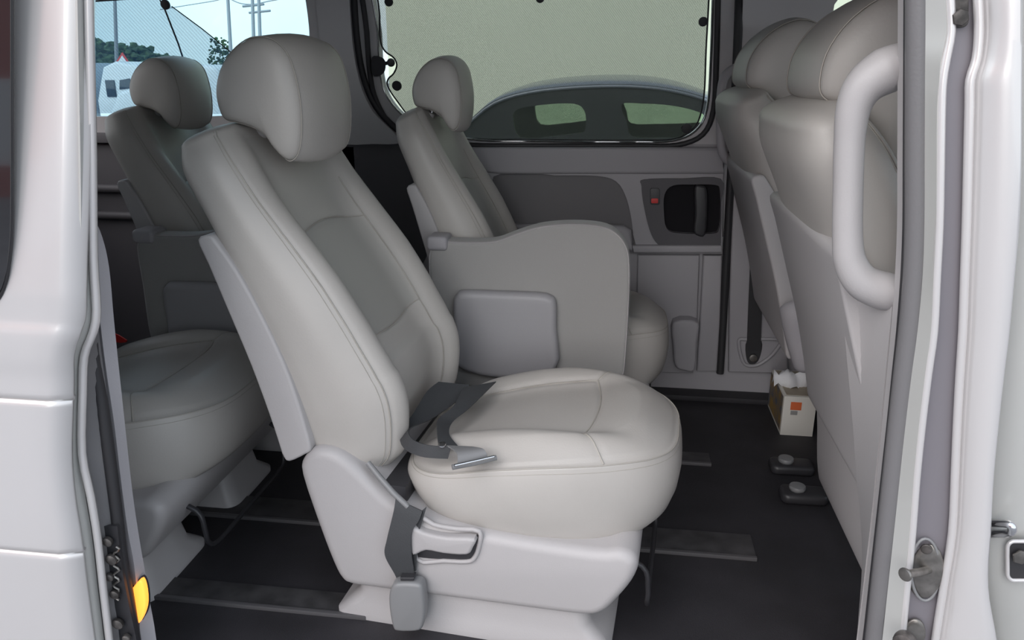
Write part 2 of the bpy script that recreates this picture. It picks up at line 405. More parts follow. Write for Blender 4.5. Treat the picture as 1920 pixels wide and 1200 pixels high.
# lower door: map pocket and raised panel
dp(pillow('lower_panel', T2([(1195, 478), (1312, 478), (1308, 600), (1300, 700), (1192, 698)], 1.585), XZ, 1.583, 1.6, .008, 'plastic_trim'))
dp(pillow('door_pocket', T2(cm2([(1262, 602), (1308, 602), (1306, 640), (1302, 690), (1282, 692), (1266, 684), (1262, 650)], 3), 1.55), XZ, 1.53, 1.6, .01, 'plastic_trim'))
dp(pillow('door_edge', T2([(1318, 478), (1354, 478), (1350, 600), (1344, 694), (1306, 694), (1312, 600)], 1.585), XZ, 1.575, 1.6, .008, 'plastic_trim'))
dp(tube('door_seal', [atY(1388, -60, 1.40)]+[atY(x, y, Y) for x, y, Y in ((1386, 0, 1.50), (1384, 60, 1.50), (1380, 150, 1.53), (1372, 300, 1.57), (1364, 450, 1.575), (1356, 600, 1.58), (1350, 700, 1.58))], .013, 'rubber', seg=8))
# far B pillar cover with the belt recess
bp_ = [(1392, -60), (1470, -60), (1462, 150), (1460, 400), (1462, 700), (1368, 698), (1372, 560), (1380, 400), (1386, 200)]
struct(pillow('trim_10', T2([(1375, 320), (1470, 320), (1478, 700), (1366, 698), (1368, 560)], 1.57), XZ, 1.57, 1.6, .008, 'plastic_trim'), 'grey lower pillar cover behind the front seats')
struct(pillow('trim_11', [(x, y) for x, y in [(1395, -60), (1475, -60), (1465, 150), (1462, 262), (1380, 262), (1388, 150)]], lambda a, b, d: atW(a, b, d), -.03, -.005, .0, 'upper_trim'), 'upper pillar cover behind the front seats')
rec = cm2([(1385, 640), (1400, 636), (1455, 636), (1465, 640), (1448, 665), (1425, 682), (1408, 686), (1393, 678)], 4)
struct(tube('trim_12', [atY(x, y, 1.565) for x, y in rec], .006, 'plastic_trim', closed=True, seg=8), 'moulded lip around the belt slot')
o = plate('trim_13', [atY(x, y, 1.5685) for x, y in cm2([(1400, 640), (1428, 640), (1424, 672), (1411, 684), (1400, 674)], 4)], [], (0, .002, 0), 'rubber'); struct(o)
# floor-level black sill and carpet edge at the far side
struct(box('baseboard_left', -2.1, 1.53, 0, 1.9, 1.6, .02, 'floor_mat', bev=.006))

# near side (vehicle's right): rear body side, jamb and B pillar around the open doorway
def Yc(pts, Y): return [atY(x, y, Y) for x, y in pts]
edge = [(143, -230), (143, -60), (143, 0), (146, 150), (149, 300), (151, 480), (153, 580), (147, 622), (134, 668), (131, 740), (130, 850), (137, 930), (150, 1010), (160, 1100), (172, 1200), (182, 1290), (190, 1400)]
# outer skin, pressed with shallow feature lines, built as a grid between the door edge and a line 70 cm behind it
zt = []
A = Yc(edge, -.05)
A = catmull(A, 4)
def skinY(z, k):
    y = -.05
    y += -.012*math.exp(-((z-.70)/.05)**2)*0 + .0022*math.tanh((z-.75)/.008) - .0025*math.tanh((z-.685)/.02)
    if z > .8: y += (z-.8)*.06
    y += -.008*math.exp(-((z-.4)/.3)**2)
    return y
rows = []
zs = [A[0].z + (A[-1].z-A[0].z)*i/240 for i in range(241)]
def edgeX(z):
    for p, q in zip(A, A[1:]):
        if p.z >= z >= q.z:
            return p.x+(q.x-p.x)*(p.z-z)/max(1e-9, p.z-q.z)
    return A[-1].x
vs = []; cols = 24
for z in zs:
    ex = edgeX(z)
    for c in range(cols+1):
        t = c/cols; x = ex-t*.75
        y = skinY(z, t)
        if c == 0: y += .012
        for gz in (0.632, .352):           # shut lines of the sliding rail cover and the flap
            if abs(z-gz) < .0033: y += .005
        vs.append((x if c else ex+.002, y, z))
fs = [(r*(cols+1)+c, r*(cols+1)+c+1, (r+1)*(cols+1)+c+1, (r+1)*(cols+1)+c) for r in range(240) for c in range(cols)]
o = mesh('wall_right', vs, fs, 'paint', None, True, 60); sm = o.modifiers.new('s', 'SOLIDIFY'); sm.thickness = .01; sm.offset = 1
struct(o, 'silver rear body side left of the open doorway')
qg = cm2([(-160, -200), (19, -200), (19, -60), (19, 100), (19, 250), (19, 400), (16, 470), (8, 525), (-12, 562), (-60, 590), (-160, 600)], 3)
qo = plate('window_4', Yc(qg, -.066), [], (0, .008, 0), 'tint_glass'); struct(qo, 'dark glass of the near rear quarter')
struct(tube('trim_14', Yc(cm2([(21, -200), (21, -60), (21, 100), (21, 250), (21, 400), (18, 472), (10, 530), (-10, 568), (-60, 596), (-150, 606)], 4, False), -.062), .003, 'rubber', seg=6))
# jamb: three folds
e2 = [(x+16+(6 if y > 900 else 0)+(4 if 560 < y < 660 else 0), y) for x, y in edge]
e3 = [(x+26+(10 if y > 900 else 0)+(4 if 560 < y < 660 else 0), y) for x, y in edge]
J0 = Yc(edge, -.045); J1 = Yc(e2, -.025); J2 = Yc(e3, -.028)
struct(strip('trim_15', J0, J1, 'paint_jamb', thick=.003), 'grey green jamb fold of the rear body side')
struct(tube('trim_16', catmull([p.lerp(q, .8) for p, q in zip(J1, J2)], 3), .0065, 'paint', seg=8), 'bright rounded jamb ridge')
J2b = Yc([(x, y) for x, y in e3], -.02)
inn = [(157, -230), (158, -60), (160, 0), (163, 200), (167, 420), (178, 560), (186, 640), (200, 740), (214, 850), (228, 960), (240, 1060), (262, 1180), (275, 1290), (285, 1400)]
e3r = [(edge_x+22, y) for edge_x, y in [(interp([(a[1], a[0]) for a in edge], yy), yy) for _, yy in inn]]
struct(strip('trim_17', Yc(e3r, -.018), Yc(inn, .02), 'seal_grey', thick=.003), 'inner step of the rear jamb')
sealpts = [(170, 610), (178, 680), (192, 760), (205, 850), (218, 950), (230, 1050), (248, 1160), (262, 1260), (270, 1400)]
struct(tube('trim_18', catmull(Yc([(x-1, y) for x, y in sealpts], .012), 4), .010, 'rubber', seg=8), 'black rubber doorway seal, left side')
# cream-grey pillar trim running down the left side of the doorway
Lx = [(160, 380), (165, 425), (178, 520), (184, 600), (196, 700), (210, 800), (222, 900), (236, 1000), (250, 1080), (262, 1200), (275, 1400)]
Rx = [(164, 400), (186, 445), (200, 500), (210, 600), (222, 720), (233, 830), (246, 940), (262, 1040), (276, 1120), (292, 1200), (318, 1400)]
struct(strip('trim_19', Yc(Lx, .03), Yc(Rx, .05), 'plastic_trim', thick=.012), 'grey lower pillar trim left of the doorway')
struct(strip('trim_20', Yc([(157, -230), (158, -60), (160, 200), (162, 400)], .03), Yc([(159, -230), (160, -60), (163, 200), (166, 400)], .04), 'plastic_trim', thick=.012))

# amber lamp on the pillar edge
lp = thing('marker_lamp', 'small glowing amber lamp on the lower left doorway edge', 'lamp', atY(262, 1120, .03))
def sub(o, root):
    o.parent = root; o.matrix_parent_inverse = Matrix.Translation(-Vector(root.location)) if root.rotation_euler.z == 0 else (Matrix.Translation(root.location) @ Matrix.Rotation(root.rotation_euler.z, 4, 'Z')).inverted(); return o
am = cm2([(267, 1084), (274, 1098), (277, 1128), (272, 1150), (262, 1166), (257, 1148), (250, 1126), (248, 1108), (256, 1094)], 3)
sub(pillow('lens', T2(am, .028), XZ, .020, .034, .004, 'amber'), lp)
sub(pillow('housing', T2([(x+(x-263)*.15, y+(y-1125)*.08) for x, y in am], .034), XZ, .031, .040, .001, 'rubber'), lp)
# latch mechanism with greasy steel pieces at lower left
lt = thing('door_latch', 'greasy dark steel latch in the lower left jamb', 'latch', atY(215, 1080, .0))
sub(strip('backing', Yc([(190, 985), (196, 1060), (206, 1130), (222, 1200), (236, 1290)], .0), Yc([(222, 985), (230, 1060), (243, 1130), (258, 1200), (272, 1290)], .0), 'black_plastic', thick=.006), lt)
for i, (x, y, r) in enumerate(((205, 1012, 13), (212, 1045, 15), (209, 1078, 11), (218, 1110, 13), (224, 1165, 15), (240, 1192, 11))):
    c = atY(x, y, -.006); sub(disc('roller', c, (0.25, -1, .1), r/1450*1.05, .012, 'grease', None, 14, sx=.75), lt)
sub(tube('spring', [atY(218+6*math.sin(k*1.3), 1025+k*4.0, -.008) for k in range(26)], .0022, 'steel_dark', seg=6), lt)

# right-hand side: B pillar seen edge on
def curve(tab, Y): return [atY(x, y, Y) for x, y in tab]
ys = [-230, -60, 0, 60, 110, 150, 200, 300, 420, 520, 620, 700, 800, 900, 1000, 1100, 1200, 1300, 1400]
def cx(tab): return lambda y: interp(tab, y)
b0 = cx([(-60, 1688), (420, 1686), (560, 1680), (800, 1657), (1000, 1637), (1200, 1612), (1400, 1582)])        # inner trim edge
b1 = cx([(-60, 1700), (420, 1696), (560, 1690), (800, 1666), (1000, 1643), (1200, 1620), (1400, 1590)])        # dark seal start
b2 = cx([(-60, 1737), (420, 1735), (560, 1730), (760, 1703), (900, 1688), (1000, 1677), (1200, 1655), (1400, 1628)])
b3 = cx([(-60, 1772), (60, 1776), (110, 1766), (200, 1759), (420, 1757), (620, 1747), (760, 1728), (960, 1708), (1000, 1706), (1200, 1687), (1400, 1660)])
b4 = cx([(-60, 1786), (60, 1790), (110, 1782), (150, 1772), (420, 1765), (620, 1755), (760, 1736), (960, 1716), (1000, 1715), (1200, 1694), (1400, 1668)])
b5 = cx([(-60, 1824), (60, 1828), (100, 1828), (150, 1812), (420, 1806), (620, 1799), (760, 1790), (960, 1782), (1000, 1780), (1200, 1748), (1400, 1715)])
b6 = cx([(-60, 1842), (60, 1845), (100, 1842), (150, 1828), (420, 1820), (620, 1813), (760, 1804), (960, 1795), (1000, 1792), (1200, 1760), (1400, 1728)])
b7 = cx([(-60, 1914), (0, 1914), (300, 1912), (420, 1908), (620, 1890), (760, 1873), (900, 1860), (1100, 1850), (1150, 1853), (1200, 1866), (1400, 1890)])
def col(b, Y): return [atY(b(y), y, Y) for y in ys]
struct(strip('trim_21', col(b0, .075), col(b1, .06), 'plastic', thick=.006), 'pale inner edge of the pillar beside the doorway')
struct(tube('trim_22', catmull([atY((b1(y)*.8+b2(y)*.2), y, .035) for y in ys], 3), .008, 'rubber', seg=8), 'dark lip of the doorway seal, right side')
struct(tube('trim_23', catmull([atY((b1(y)*.42+b2(y)*.58), y, .025) for y in ys], 3), .0145, 'seal_grey', seg=12), 'grey rubber doorway seal, right side')
struct(strip('trim_24', col(b2, .012), col(b3, -.006), 'paint_jamb', thick=.003), 'pillar flange beside the seal')
struct(tube('trim_25', catmull([atY((b3(y)+b4(y))/2, y, -.004) for y in ys], 3), .0055, 'paint', seg=10), 'bright inner ridge of the pillar channel')
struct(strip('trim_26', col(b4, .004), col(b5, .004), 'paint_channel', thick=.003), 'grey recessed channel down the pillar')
struct(tube('trim_27', catmull([atY((b5(y)+b6(y))/2, y, -.006) for y in ys], 3), .0062, 'paint', seg=10), 'bright outer ridge of the pillar channel')
# pillar face, gently curved
mid = lambda k: (lambda y: b6(y)*(1-k)+b7(y)*k)
ring = [col(b6, -.008), col(mid(.25), -.020), col(mid(.5), -.027), col(mid(.75), -.031), col(mid(.95), -.032), col(b7, -.026), [p+Vector((.004, .03, 0)) for p in col(b7, -.026)]]
V = [catmull(r, 4) for r in ring]
vs, fs = loft(V, closed=False, cap=False); o = mesh('wall_right', vs, fs, 'paint', None, True, 60)
m_ = o.modifiers.new('s', 'SOLIDIFY'); m_.thickness = .004; m_.offset = 0; struct(o, 'silver outer face of the pillar between the doors')
# jamb behind it, seen past the pillar edge
b8 = lambda y: 2060
vs, fs = loft([catmull(col(lambda y: b7(y)-14, .02), 4), catmull(col(b8, .04), 4)], closed=False, cap=False)
o = mesh('wall_right', vs, fs, 'paint_jamb', None, True, 60); m_ = o.modifiers.new('s', 'SOLIDIFY'); m_.thickness = .004; struct(o, 'front door jamb at the right edge')
# near side body inner skins, sills and roof rail (keep the daylight out as the real body does)
struct(box('wall_right', .46, .03, -.06, 2.2, .07, .88, 'plastic_trim', bev=.01), 'front door side below its window')
struct(box('wall_right', .42, .03, .88, .60, .07, 1.5, 'plastic_trim', bev=.01))
struct(box('wall_right', -2.2, .0, -.06, -.98, .04, 1.5, 'plastic_trim', bev=.01), 'inner rear side behind the doorway')
struct(box('wall_right', -2.2, -.03, 1.35, 2.2, .10, 1.5, 'headliner', bev=.02), 'roof rail above the doorway')
struct(box('wall_right', -2.2, -.05, -.35, 2.2, .0, -.0, 'paint', bev=.02), 'sill below the doorway')
struct(box('wall_left', -2.2, 1.66, -.35, 2.2, 1.72, .60, 'paint', bev=.02), 'outer skin of the far side')

# striker, bolt and mounts on the pillar channel
st = thing('door_striker', 'round steel door striker with protruding pin, upper of two on the pillar', 'striker', atY(1735, 1068, .0))
sub(disc('plate', atY(1735, 1068, .004), (-.25, -1, 0), .046, .008, 'steel_dark', None, 32, sx=.5, sxdir=(1, -.25, 0)), st)
sub(tube('rim', [atY(1735+27*math.cos(a), 1068+58*math.sin(a), -.004) for a in [2*math.pi*k/32 for k in range(32)]], .0022, 'buckle', None, 8, True), st)
sub(tube('pin', [atY(1742, 1068, 0), atY(1722, 1073, -.02), atY(1702, 1076, -.04)], .006, 'steel_dark'), st)
sub(disc('pin_head', atY(1700, 1076, -.038), (-.8, -.6, 0), .010, .006, 'steel_dark'), st)
sub(disc('screw', atY(1737, 1028, -.004), (-.25, -1, 0), .008, .004, 'grease'), st)
s2 = thing('door_striker', 'partly cut off steel striker lowest on the pillar', 'striker', atY(1712, 1185, 0))
sub(disc('plate', atY(1713, 1185, .0), (-.25, -1, 0), .028, .008, 'steel_dark', None, 24, sx=.55, sxdir=(1, -.25, 0)), s2)
sub(disc('pin_head', atY(1700, 1196, -.03), (-.5, -.8, 0), .016, .02, 'grease'), s2)
bk = thing('mounting_bracket', 'rusty oblong bracket at the top of the pillar channel', 'bracket', atY(1798, 20, 0))
sub(pillow('plate', T2([(x, -z) for x, z in rrect(1784, -52, 1814, 70, 13)], .0), XZ, -.004, .004, .001, 'grease'), bk)
sub(disc('bolt', atY(1799, 33, -.006), (0, -1, 0), .010, .006, 'grease', None, 6), bk)
lk = thing('latch_loop', 'shiny chrome loop on the front door jamb at the right edge', 'latch', atY(1878, 990, 0))
sub(tube('loop', catmull([atY(1850, 980, .02), atY(1880, 981, 0), atY(1895, 985, -.01), atY(1897, 996, -.01), atY(1885, 1000, 0), atY(1850, 1001, .02)], 5), .006, 'chrome'), lk)
hl = thing('jamb_socket', 'dark recessed socket in the front door jamb at the right edge', 'socket', atY(1905, 1050, .02))
hp = [(x, -z) for x, z in rrect(1889, -1088, 1940, -1015, 12)]
sub(tube('rim', [atY(x, y, .012) for x, y in hp], .003, 'paint', None, 8, True), hl)
sub(plate('hole', [atY(x, y, .014) for x, y in hp], [], (0, .003, 0), 'rubber'), hl)
sub(disc('bolt', atY(1912, 1042, .010), (0, -1, 0), .012, .006, 'steel_dark', None, 6), hl)

# B pillar lower inner trim
trimL = [(1575, 545), (1586, 600), (1596, 700), (1605, 800), (1612, 900), (1618, 960), (1622, 1060), (1612, 1200), (1600, 1400)]
struct(strip('trim_28', [atY(x, y, .20) for x, y in trimL], [atY(b0(y), y, .078) for _, y in trimL], 'plastic', thick=.01), 'grey lower pillar trim right of the doorway')

# grab handle
gh = thing('grab_handle', 'thick pale grey looped grab handle at the right pillar', 'handle', atY(1590, 380, .12))
gp = [(1740, 112, .10), (1700, 118, .10), (1660, 133, .10), (1622, 160, .10), (1601, 200, .10), (1593, 260, .10), (1590, 350, .10), (1589, 440, .10), (1594, 490, .10), (1616, 527, .10), (1655, 545, .10), (1695, 550, .10), (1740, 550, .10)]
gr = [30, 34, 38, 33, 28, 25, 24.5, 25, 27, 31, 34, 33, 31]
path = catmull([atY(*p) for p in gp], 6)
rad = [interp(list(enumerate(gr)), i/6)/1450*1.19 for i in range(len(path))]
sub(tube('grip', path, rad, 'plastic', None, 20), gh)

g2 = thing('grab_handle', 'dark grey grab handle on the far pillar, half hidden behind the far front seat', 'handle', atY(1352, 220, 1.50))
sub(tube('grip', catmull([atY(x, y, Y) for x, y, Y in ((1400, 122, 1.52), (1378, 128, 1.49), (1358, 146, 1.47), (1352, 180, 1.46), (1351, 230, 1.46), (1354, 282, 1.47), (1370, 304, 1.50), (1400, 310, 1.54))], 5), .014, 'plastic_trim', None, 12), g2)
# ---------------------------------------------------------------- seats
RT_ = [(0, (-.615, .335)), (.06, (-.640, .370)), (.2, (-.662, .460)), (.35, (-.690, .565)), (.5, (-.726, .660)), (.65, (-.758, .747)), (.8, (-.800, .846)), (.92, (-.838, .925)), (1, (-.846, .968))]
FT_ = [(0, (-.470, .345)), (.06, (-.438, .390)), (.2, (-.432, .505)), (.35, (-.490, .622)), (.5, (-.552, .722)), (.65, (-.612, .808)), (.8, (-.668, .888)), (.92, (-.712, .960)), (1, (-.748, 1.002))]
WT_ = [(0, .226), (.06, .236), (.2, .247), (.4, .252), (.6, .250), (.8, .250), (.92, .246), (1, .225)]
def smooth_tab(tab, s):
    i = 0
    while i < len(tab)-2 and s > tab[i+1][0]: i += 1
    a, b = tab[i], tab[i+1]; t = (s-a[0])/(b[0]-a[0]); t = max(0, min(1, t))
    g = lambda j: Vector(tab[max(0, min(len(tab)-1, j))][1]) if isinstance(tab[0][1], tuple) else Vector((tab[max(0, min(len(tab)-1, j))][1], 0))
    p0, p1, p2, p3 = g(i-1), g(i), g(i+1), g(i+2)
    q = .5*((2*p1)+(p2-p0)*t+(2*p0-5*p1+4*p2-p3)*t*t+(3*p1-p0-3*p2+p3)*t**3)
    return q if isinstance(tab[0][1], tuple) else q.x
def spow(c, e): return math.copysign(abs(c)**e, c)
def gs(x, w): return math.exp(-(x/w)**2)
U0 = .30; WS = 1.0
def back_pt(s, phi, scale=1.0, groove=True, wscale=1.0):
    """phi 0 = middle of the front face, 90 deg = +v side, 180 = rear"""
    sc = max(0, min(1, s)); r = smooth_tab(RT_, sc); f = smooth_tab(FT_, sc); w_ = smooth_tab(WT_, sc)*wscale
    ext = 0; k = 1.0
    if s > 1: al = min(1, (s-1)/.08)*math.pi/2; k = math.cos(al); ext = .030*math.sin(al)
    if s < 0: al = min(1, -s/.06)*math.pi/2; k = math.cos(al); ext = -.022*math.sin(al)
    m = (r+f)/2; h = (f-r)/2; axis = Vector((-h.y, h.x)).normalized()
    c, sn = math.cos(phi), math.sin(phi)
    a = spow(c, .62); v = spow(sn, .52)
    kk = k if k > .02 else .02
    bol = 0
    if c > 0:
        fr = min(1, c*1.6); q = abs(v)
        bol = fr*(.030*gs(q-.78, .20)*(1-.80*max(0, (s-.5)/.5)) - .036/(1+math.exp((q-.56)/.045))*(1-.75*max(0, (s-.7)/.3)))
        if s < .25: bol += .012*fr*gs(q, .6)
        if groove:
            if .0 < s < .80: bol -= .004*fr*gs(abs(v)-.56, .025)
            for sl, cur in ((.64, .04), (.33, -.02)):
                if q < .56: bol -= .004*fr*gs(s-(sl+cur*(1-(v/.56)**2)), .009)
    hl_ = h.length; hn = h.normalized()
    p = m + hn*(hl_*a*scale*(kk) + bol*k) + axis*ext
    vv = w_*v*scale*(k**.6 if k > .02 else .02)
    if groove and abs(abs(math.degrees(math.atan2(sn, c)))-52) < 6:
        gg = gs(abs(math.degrees(math.atan2(sn, c)))-52, 2.2)*.003
        vv -= math.copysign(gg, vv)
    return Vector((p.x+U0, vv, p.y))
def make_backrest(root, wscale=1.0, shell_front=70, shell_top=.80):
    NS, NP = 110, 112; rings = []
    ss = [-.06*(1-math.sin(math.pi/2*i/6)) for i in range(6)] + [i/(NS-1) for i in range(NS)] + [1+.08*math.sin(math.pi/2*i/8)*1 for i in range(1, 9)]
    ss = [-.06*math.cos(math.pi/2*i/6) for i in range(6)] + [i/(NS-1) for i in range(NS)] + [1+.08*i/8 for i in range(1, 9)]
    rings = [[back_pt(s, 2*math.pi*k/NP, wscale=wscale) for k in range(NP)] for s in ss]
    vs, fs = loft(rings)
    b = mesh('backrest', vs, fs, 'leather', root, True, 70)
    at = b.data.attributes.new('insert_and_shade', 'FLOAT', 'POINT')
    for i in range(len(rings)):
        for j in range(NP):
            s_ = ss[i]; v = abs(spow(math.sin(2*math.pi*j/NP), .52)); c = math.cos(2*math.pi*j/NP)
            if c <= 0 or v > .60: continue
            q = (v/.56)**2
            lo = .33-.02*(1-q); hi = .64+.04*(1-q)
            f = min(1, max(0, (s_-lo)/.006+.5))*min(1, max(0, (hi-s_)/.006+.5))*min(1, max(0, (.56-v)/.02+.5))
            f2 = .45*min(1, max(0, (s_-hi)/.006+.5))*min(1, max(0, (.56-v)/.02+.5))*(s_ < .98)  # plain leather above the insert: shading put into the colour
            at.data[i*NP+j].value = max(f, f2)
    for sg in (1, -1):
        for da, rr in ((52, .0012), (56, .0007)):
            ph = math.radians(da)*sg
            tube('seam', [back_pt(.0+1.02*i/60, ph, 1.0, False, wscale)+Vector((0, -.0000*sg, 0)) for i in range(61)], rr, 'stitch', b, 6)
    # plastic rear shell wrapping round the lower back
    pv = math.asin(.56**(1/.52))
    for sg in (1, -1): tube('seam', [back_pt(.02+.78*i/50, pv*sg, 1.0, False, wscale) for i in range(51)], .0013, 'stitch', b, 6)
    for sl, cur in ((.64, .04), (.33, -.02)):
        pts = []
        for i in range(-14, 15):
            v = .56*i/14; ph = math.copysign(math.asin(abs(v)**(1/.52)), v) if v else 0
            q = back_pt(sl+cur*(1-(v/.56)**2), ph, 1.0, False, wscale); pts.append(q)
        tube('seam', pts, .0011, 'stitch', b, 6)
    so_ = cm2([(-.788, .812), (-.772, .765), (-.740, .67), (-.705, .565), (-.676, .46), (-.662, .40), (-.655, .372), (-.642, .362), (-.606, .382), (-.592, .396), (-.598, .44), (-.612, .505), (-.634, .580), (-.670, .67), (-.712, .755), (-.745, .805), (-.762, .822)], 3)
    pillow('back_shell', [(x+U0, z) for x, z in so_], XZ, -.2555*wscale, .2555*wscale, .006, 'plastic', root, 4)
    return b
HP = cm2([(x-.048, 1.182-(1.182-z)*1.08) for x, z in [(-.752, 1.048), (-.756, 1.085), (-.742, 1.125), (-.712, 1.160), (-.672, 1.182), (-.632, 1.180), (-.602, 1.156), (-.588, 1.115), (-.582, 1.065), (-.585, 1.010), (-.596, .972), (-.615, .958), (-.634, .972), (-.652, .998), (-.680, 1.018), (-.715, 1.028), (-.740, 1.033)]], 4)
def make_headrest(root):
    cxm = sum(p[0] for p in HP)/len(HP); cz = sum(p[1] for p in HP)/len(HP)+.015; rings = []; cxm0 = cxm
    prof = [(-.139, .03), (-.139, .3), (-.137, .55), (-.134, .75), (-.129, .88), (-.122, .955), (-.1165, .985), (-.114, .985), (-.111, .995), (-.10, 1.02), (-.08, 1.05), (-.05, 1.075), (-.02, 1.085)]
    prof = prof + [(-v, k) for v, k in prof[::-1]]
    for v, k in prof:
        shift = .012*(1-(abs(v)/.139)**2)
        zl = lambda z: z + (.012*(1-(abs(v)/.139)**3) if z > cz else 0)
        rings.append([Vector(((cxm+(a-cxm)*k+shift*(1 if a > cxm else .3))+U0, v, cz+(b-cz)*min(k, 1.0)*(1.03-.09*(abs(v)/.114)**2 if abs(v) < .12 else .94))) for a, b in HP])
    vs, fs = loft(rings); h = mesh('headrest', vs, fs, 'leather', root, True, 60)
    for sg in (1, -1):
        tube('seam', [Vector((cxm+(a-cxm)*1.0+U0+.004*(1 if a > cxm else .3), sg*.1135, cz+(b-cz)*.945)) for a, b in HP], .0013, 'stitch', h, 6, True)
        tube('post', [(-.735+U0, sg*.045, 1.045), (-.772+U0, sg*.045, .955)], .0062, 'chrome', h, 10)
        disc('collar', (-.762+U0, sg*.045, .985), (.3, 0, .95), .016, .018, 'plastic', h)
def zt_(u): return .345+.070*(1/(1+math.exp(-(u+.27)/.07)))-.012*max(0, (u-.0)/.13)**2
def zb_(u): return interp([(-.43, .312), (-.36, .262), (-.25, .240), (-.04, .226), (.06, .238), (.14, .262)], u)
def gvf(u): return .40+.17*max(0, min(1, (u+.36)/.30))
def cush_pt(phi, k):
    """k 0 bottom .. 1 rim seam .. 2 centre"""
    c, s = math.cos(phi), math.sin(phi); a, uc = .285, -.150
    e = .86 if c > 0 else .45
    U = spow(c, e); V_ = spow(s, .62 if c > 0 else .5)
    taper = 1-.10*max(0, U)
    if k <= 1:
        sc = interp([(0, .90), (.08, .945), (.3, .985), (.6, 1.0), (.85, .985), (1, .962)], k); u = uc+a*U*sc; v = .252*V_*sc*taper
        z = zb_(u)+(zt_(u)-.004-zb_(u))*min(1, k*1.0)
    else:
        q = 2-k; sc = .962*q**.85 if q < 1 else .962
        u = uc+a*U*sc; v = .252*V_*sc*taper
        edge = 1-sc/.962; rise = .030*(1-(1-min(1, edge/.45))**2.2)
        vv = abs(v)/.252; bol = .018*gs(vv-gvf(u)-.20, .18)-.015/(1+math.exp((vv-gvf(u))/.035))*(1 if u < -.06 else max(0, 1-(u+.06)/.12))
        z = zt_(u)-.004+rise+bol*min(1, edge/.25)+.012*gs(u-.03, .09)*min(1, edge/.3)
        g = 0
        if -.36 < u < -.06: g += gs(vv-gvf(u), .022)
        if vv < .58: g += gs(u-(-.045-.02*(vv/.57)**2), .006)
        if vv > .55: g += gs((u+.065)-(vv-.57)*.20, .005)*(edge > .03)
        z -= .0045*min(1, g)*min(1, edge/.08)
        if abs(k-1.02) < .03: z -= .002
    return Vector((u+U0, v, z))
def make_cushion(root):
    NP = 144; ks = [0, .03, .08, .16, .28, .42, .58, .72, .84, .92, .97, 1.0, 1.02, 1.04]+[1.04+.95*i/60 for i in range(1, 60)]
    rings = [[cush_pt(2*math.pi*j/NP, k) for j in range(NP)] for k in ks]
    vs, fs = loft(rings); c = mesh('seat_cushion', vs, fs, 'leather', root, True, 70)
    from mathutils.bvhtree import BVHTree
    bm_ = bmesh.new(); bm_.from_mesh(c.data); bv = BVHTree.FromBMesh(bm_)
    lines = [[(-.35+.285*i/20, sg*.252*gvf(-.35+.285*i/20)) for i in range(21)]+[(-.065+.062*i/8, sg*.252*(.57+.31*i/8)) for i in range(1, 9)] for sg in (1, -1)]
    lines.append([(-.045-.02*(i/10)**2, .1436*i/10) for i in range(-10, 11)])
    for ln in lines:
        pts = []
        for u, v in ln:
            h = bv.ray_cast(Vector((u+U0, v, 1)), Vector((0, 0, -1)))[0]
            if h: pts.append(h+Vector((0, 0, .0004)))
        tube('seam', pts, .0018, 'stitch', c, 6)
    bm_.free()
    tube('seam', [cush_pt(2*math.pi*j/96, 1.0) for j in range(96)], .0014, 'stitch', c, 6, True)
    tube('seam', [cush_pt(2*math.pi*j/96, .93) for j in range(96)], .0007, 'stitch', c, 6, True)
    return c
SH = cm2([(-.618, .335), (-.612, .372), (-.588, .396), (-.560, .402), (-.528, .394), (-.495, .370), (-.46, .335), (-.42, .30), (-.36, .272), (-.20, .255), (-.02, .250), (.03, .258), (.058, .248), (.066, .225), (.056, .19), (.030, .145), (.005, .112), (-.030, .098), (-.12, .094), (-.30, .090), (-.46, .086), (-.525, .086), (-.548, .098), (-.565, .135), (-.590, .22)], 3)
def rr3(u0, v0, u1, v1, r, z): return [Vector((a, b, z)) for a, b in rrect(u0, v0, u1, v1, r)]
def make_front_base(root, lower=True):
    pillow('base_cover', [(a+U0, b) for a, b in cm2([(-.42, .30), (-.2, .26), (.045, .262), (.07, .24), (.03, .14), (0, .10), (-.30, .09), (-.38, .10), (-.42, .2)], 3)], XZ, -.25, .25, .02, 'plastic', root, 4)
    box('pedestal', -.36+U0, -.2, 0, -.02+U0, .2, .13, 'black_plastic', root, .01)
    if lower: pillow('lower_cover', [(a+U0, b) for a, b in cm2([(-.640, .40), (-.632, .30), (-.618, .20), (-.595, .165), (-.50, .16), (-.46, .20), (-.46, .32), (-.50, .42), (-.60, .43)], 3)], XZ, -.235, .235, .012, 'plastic', root, 4)
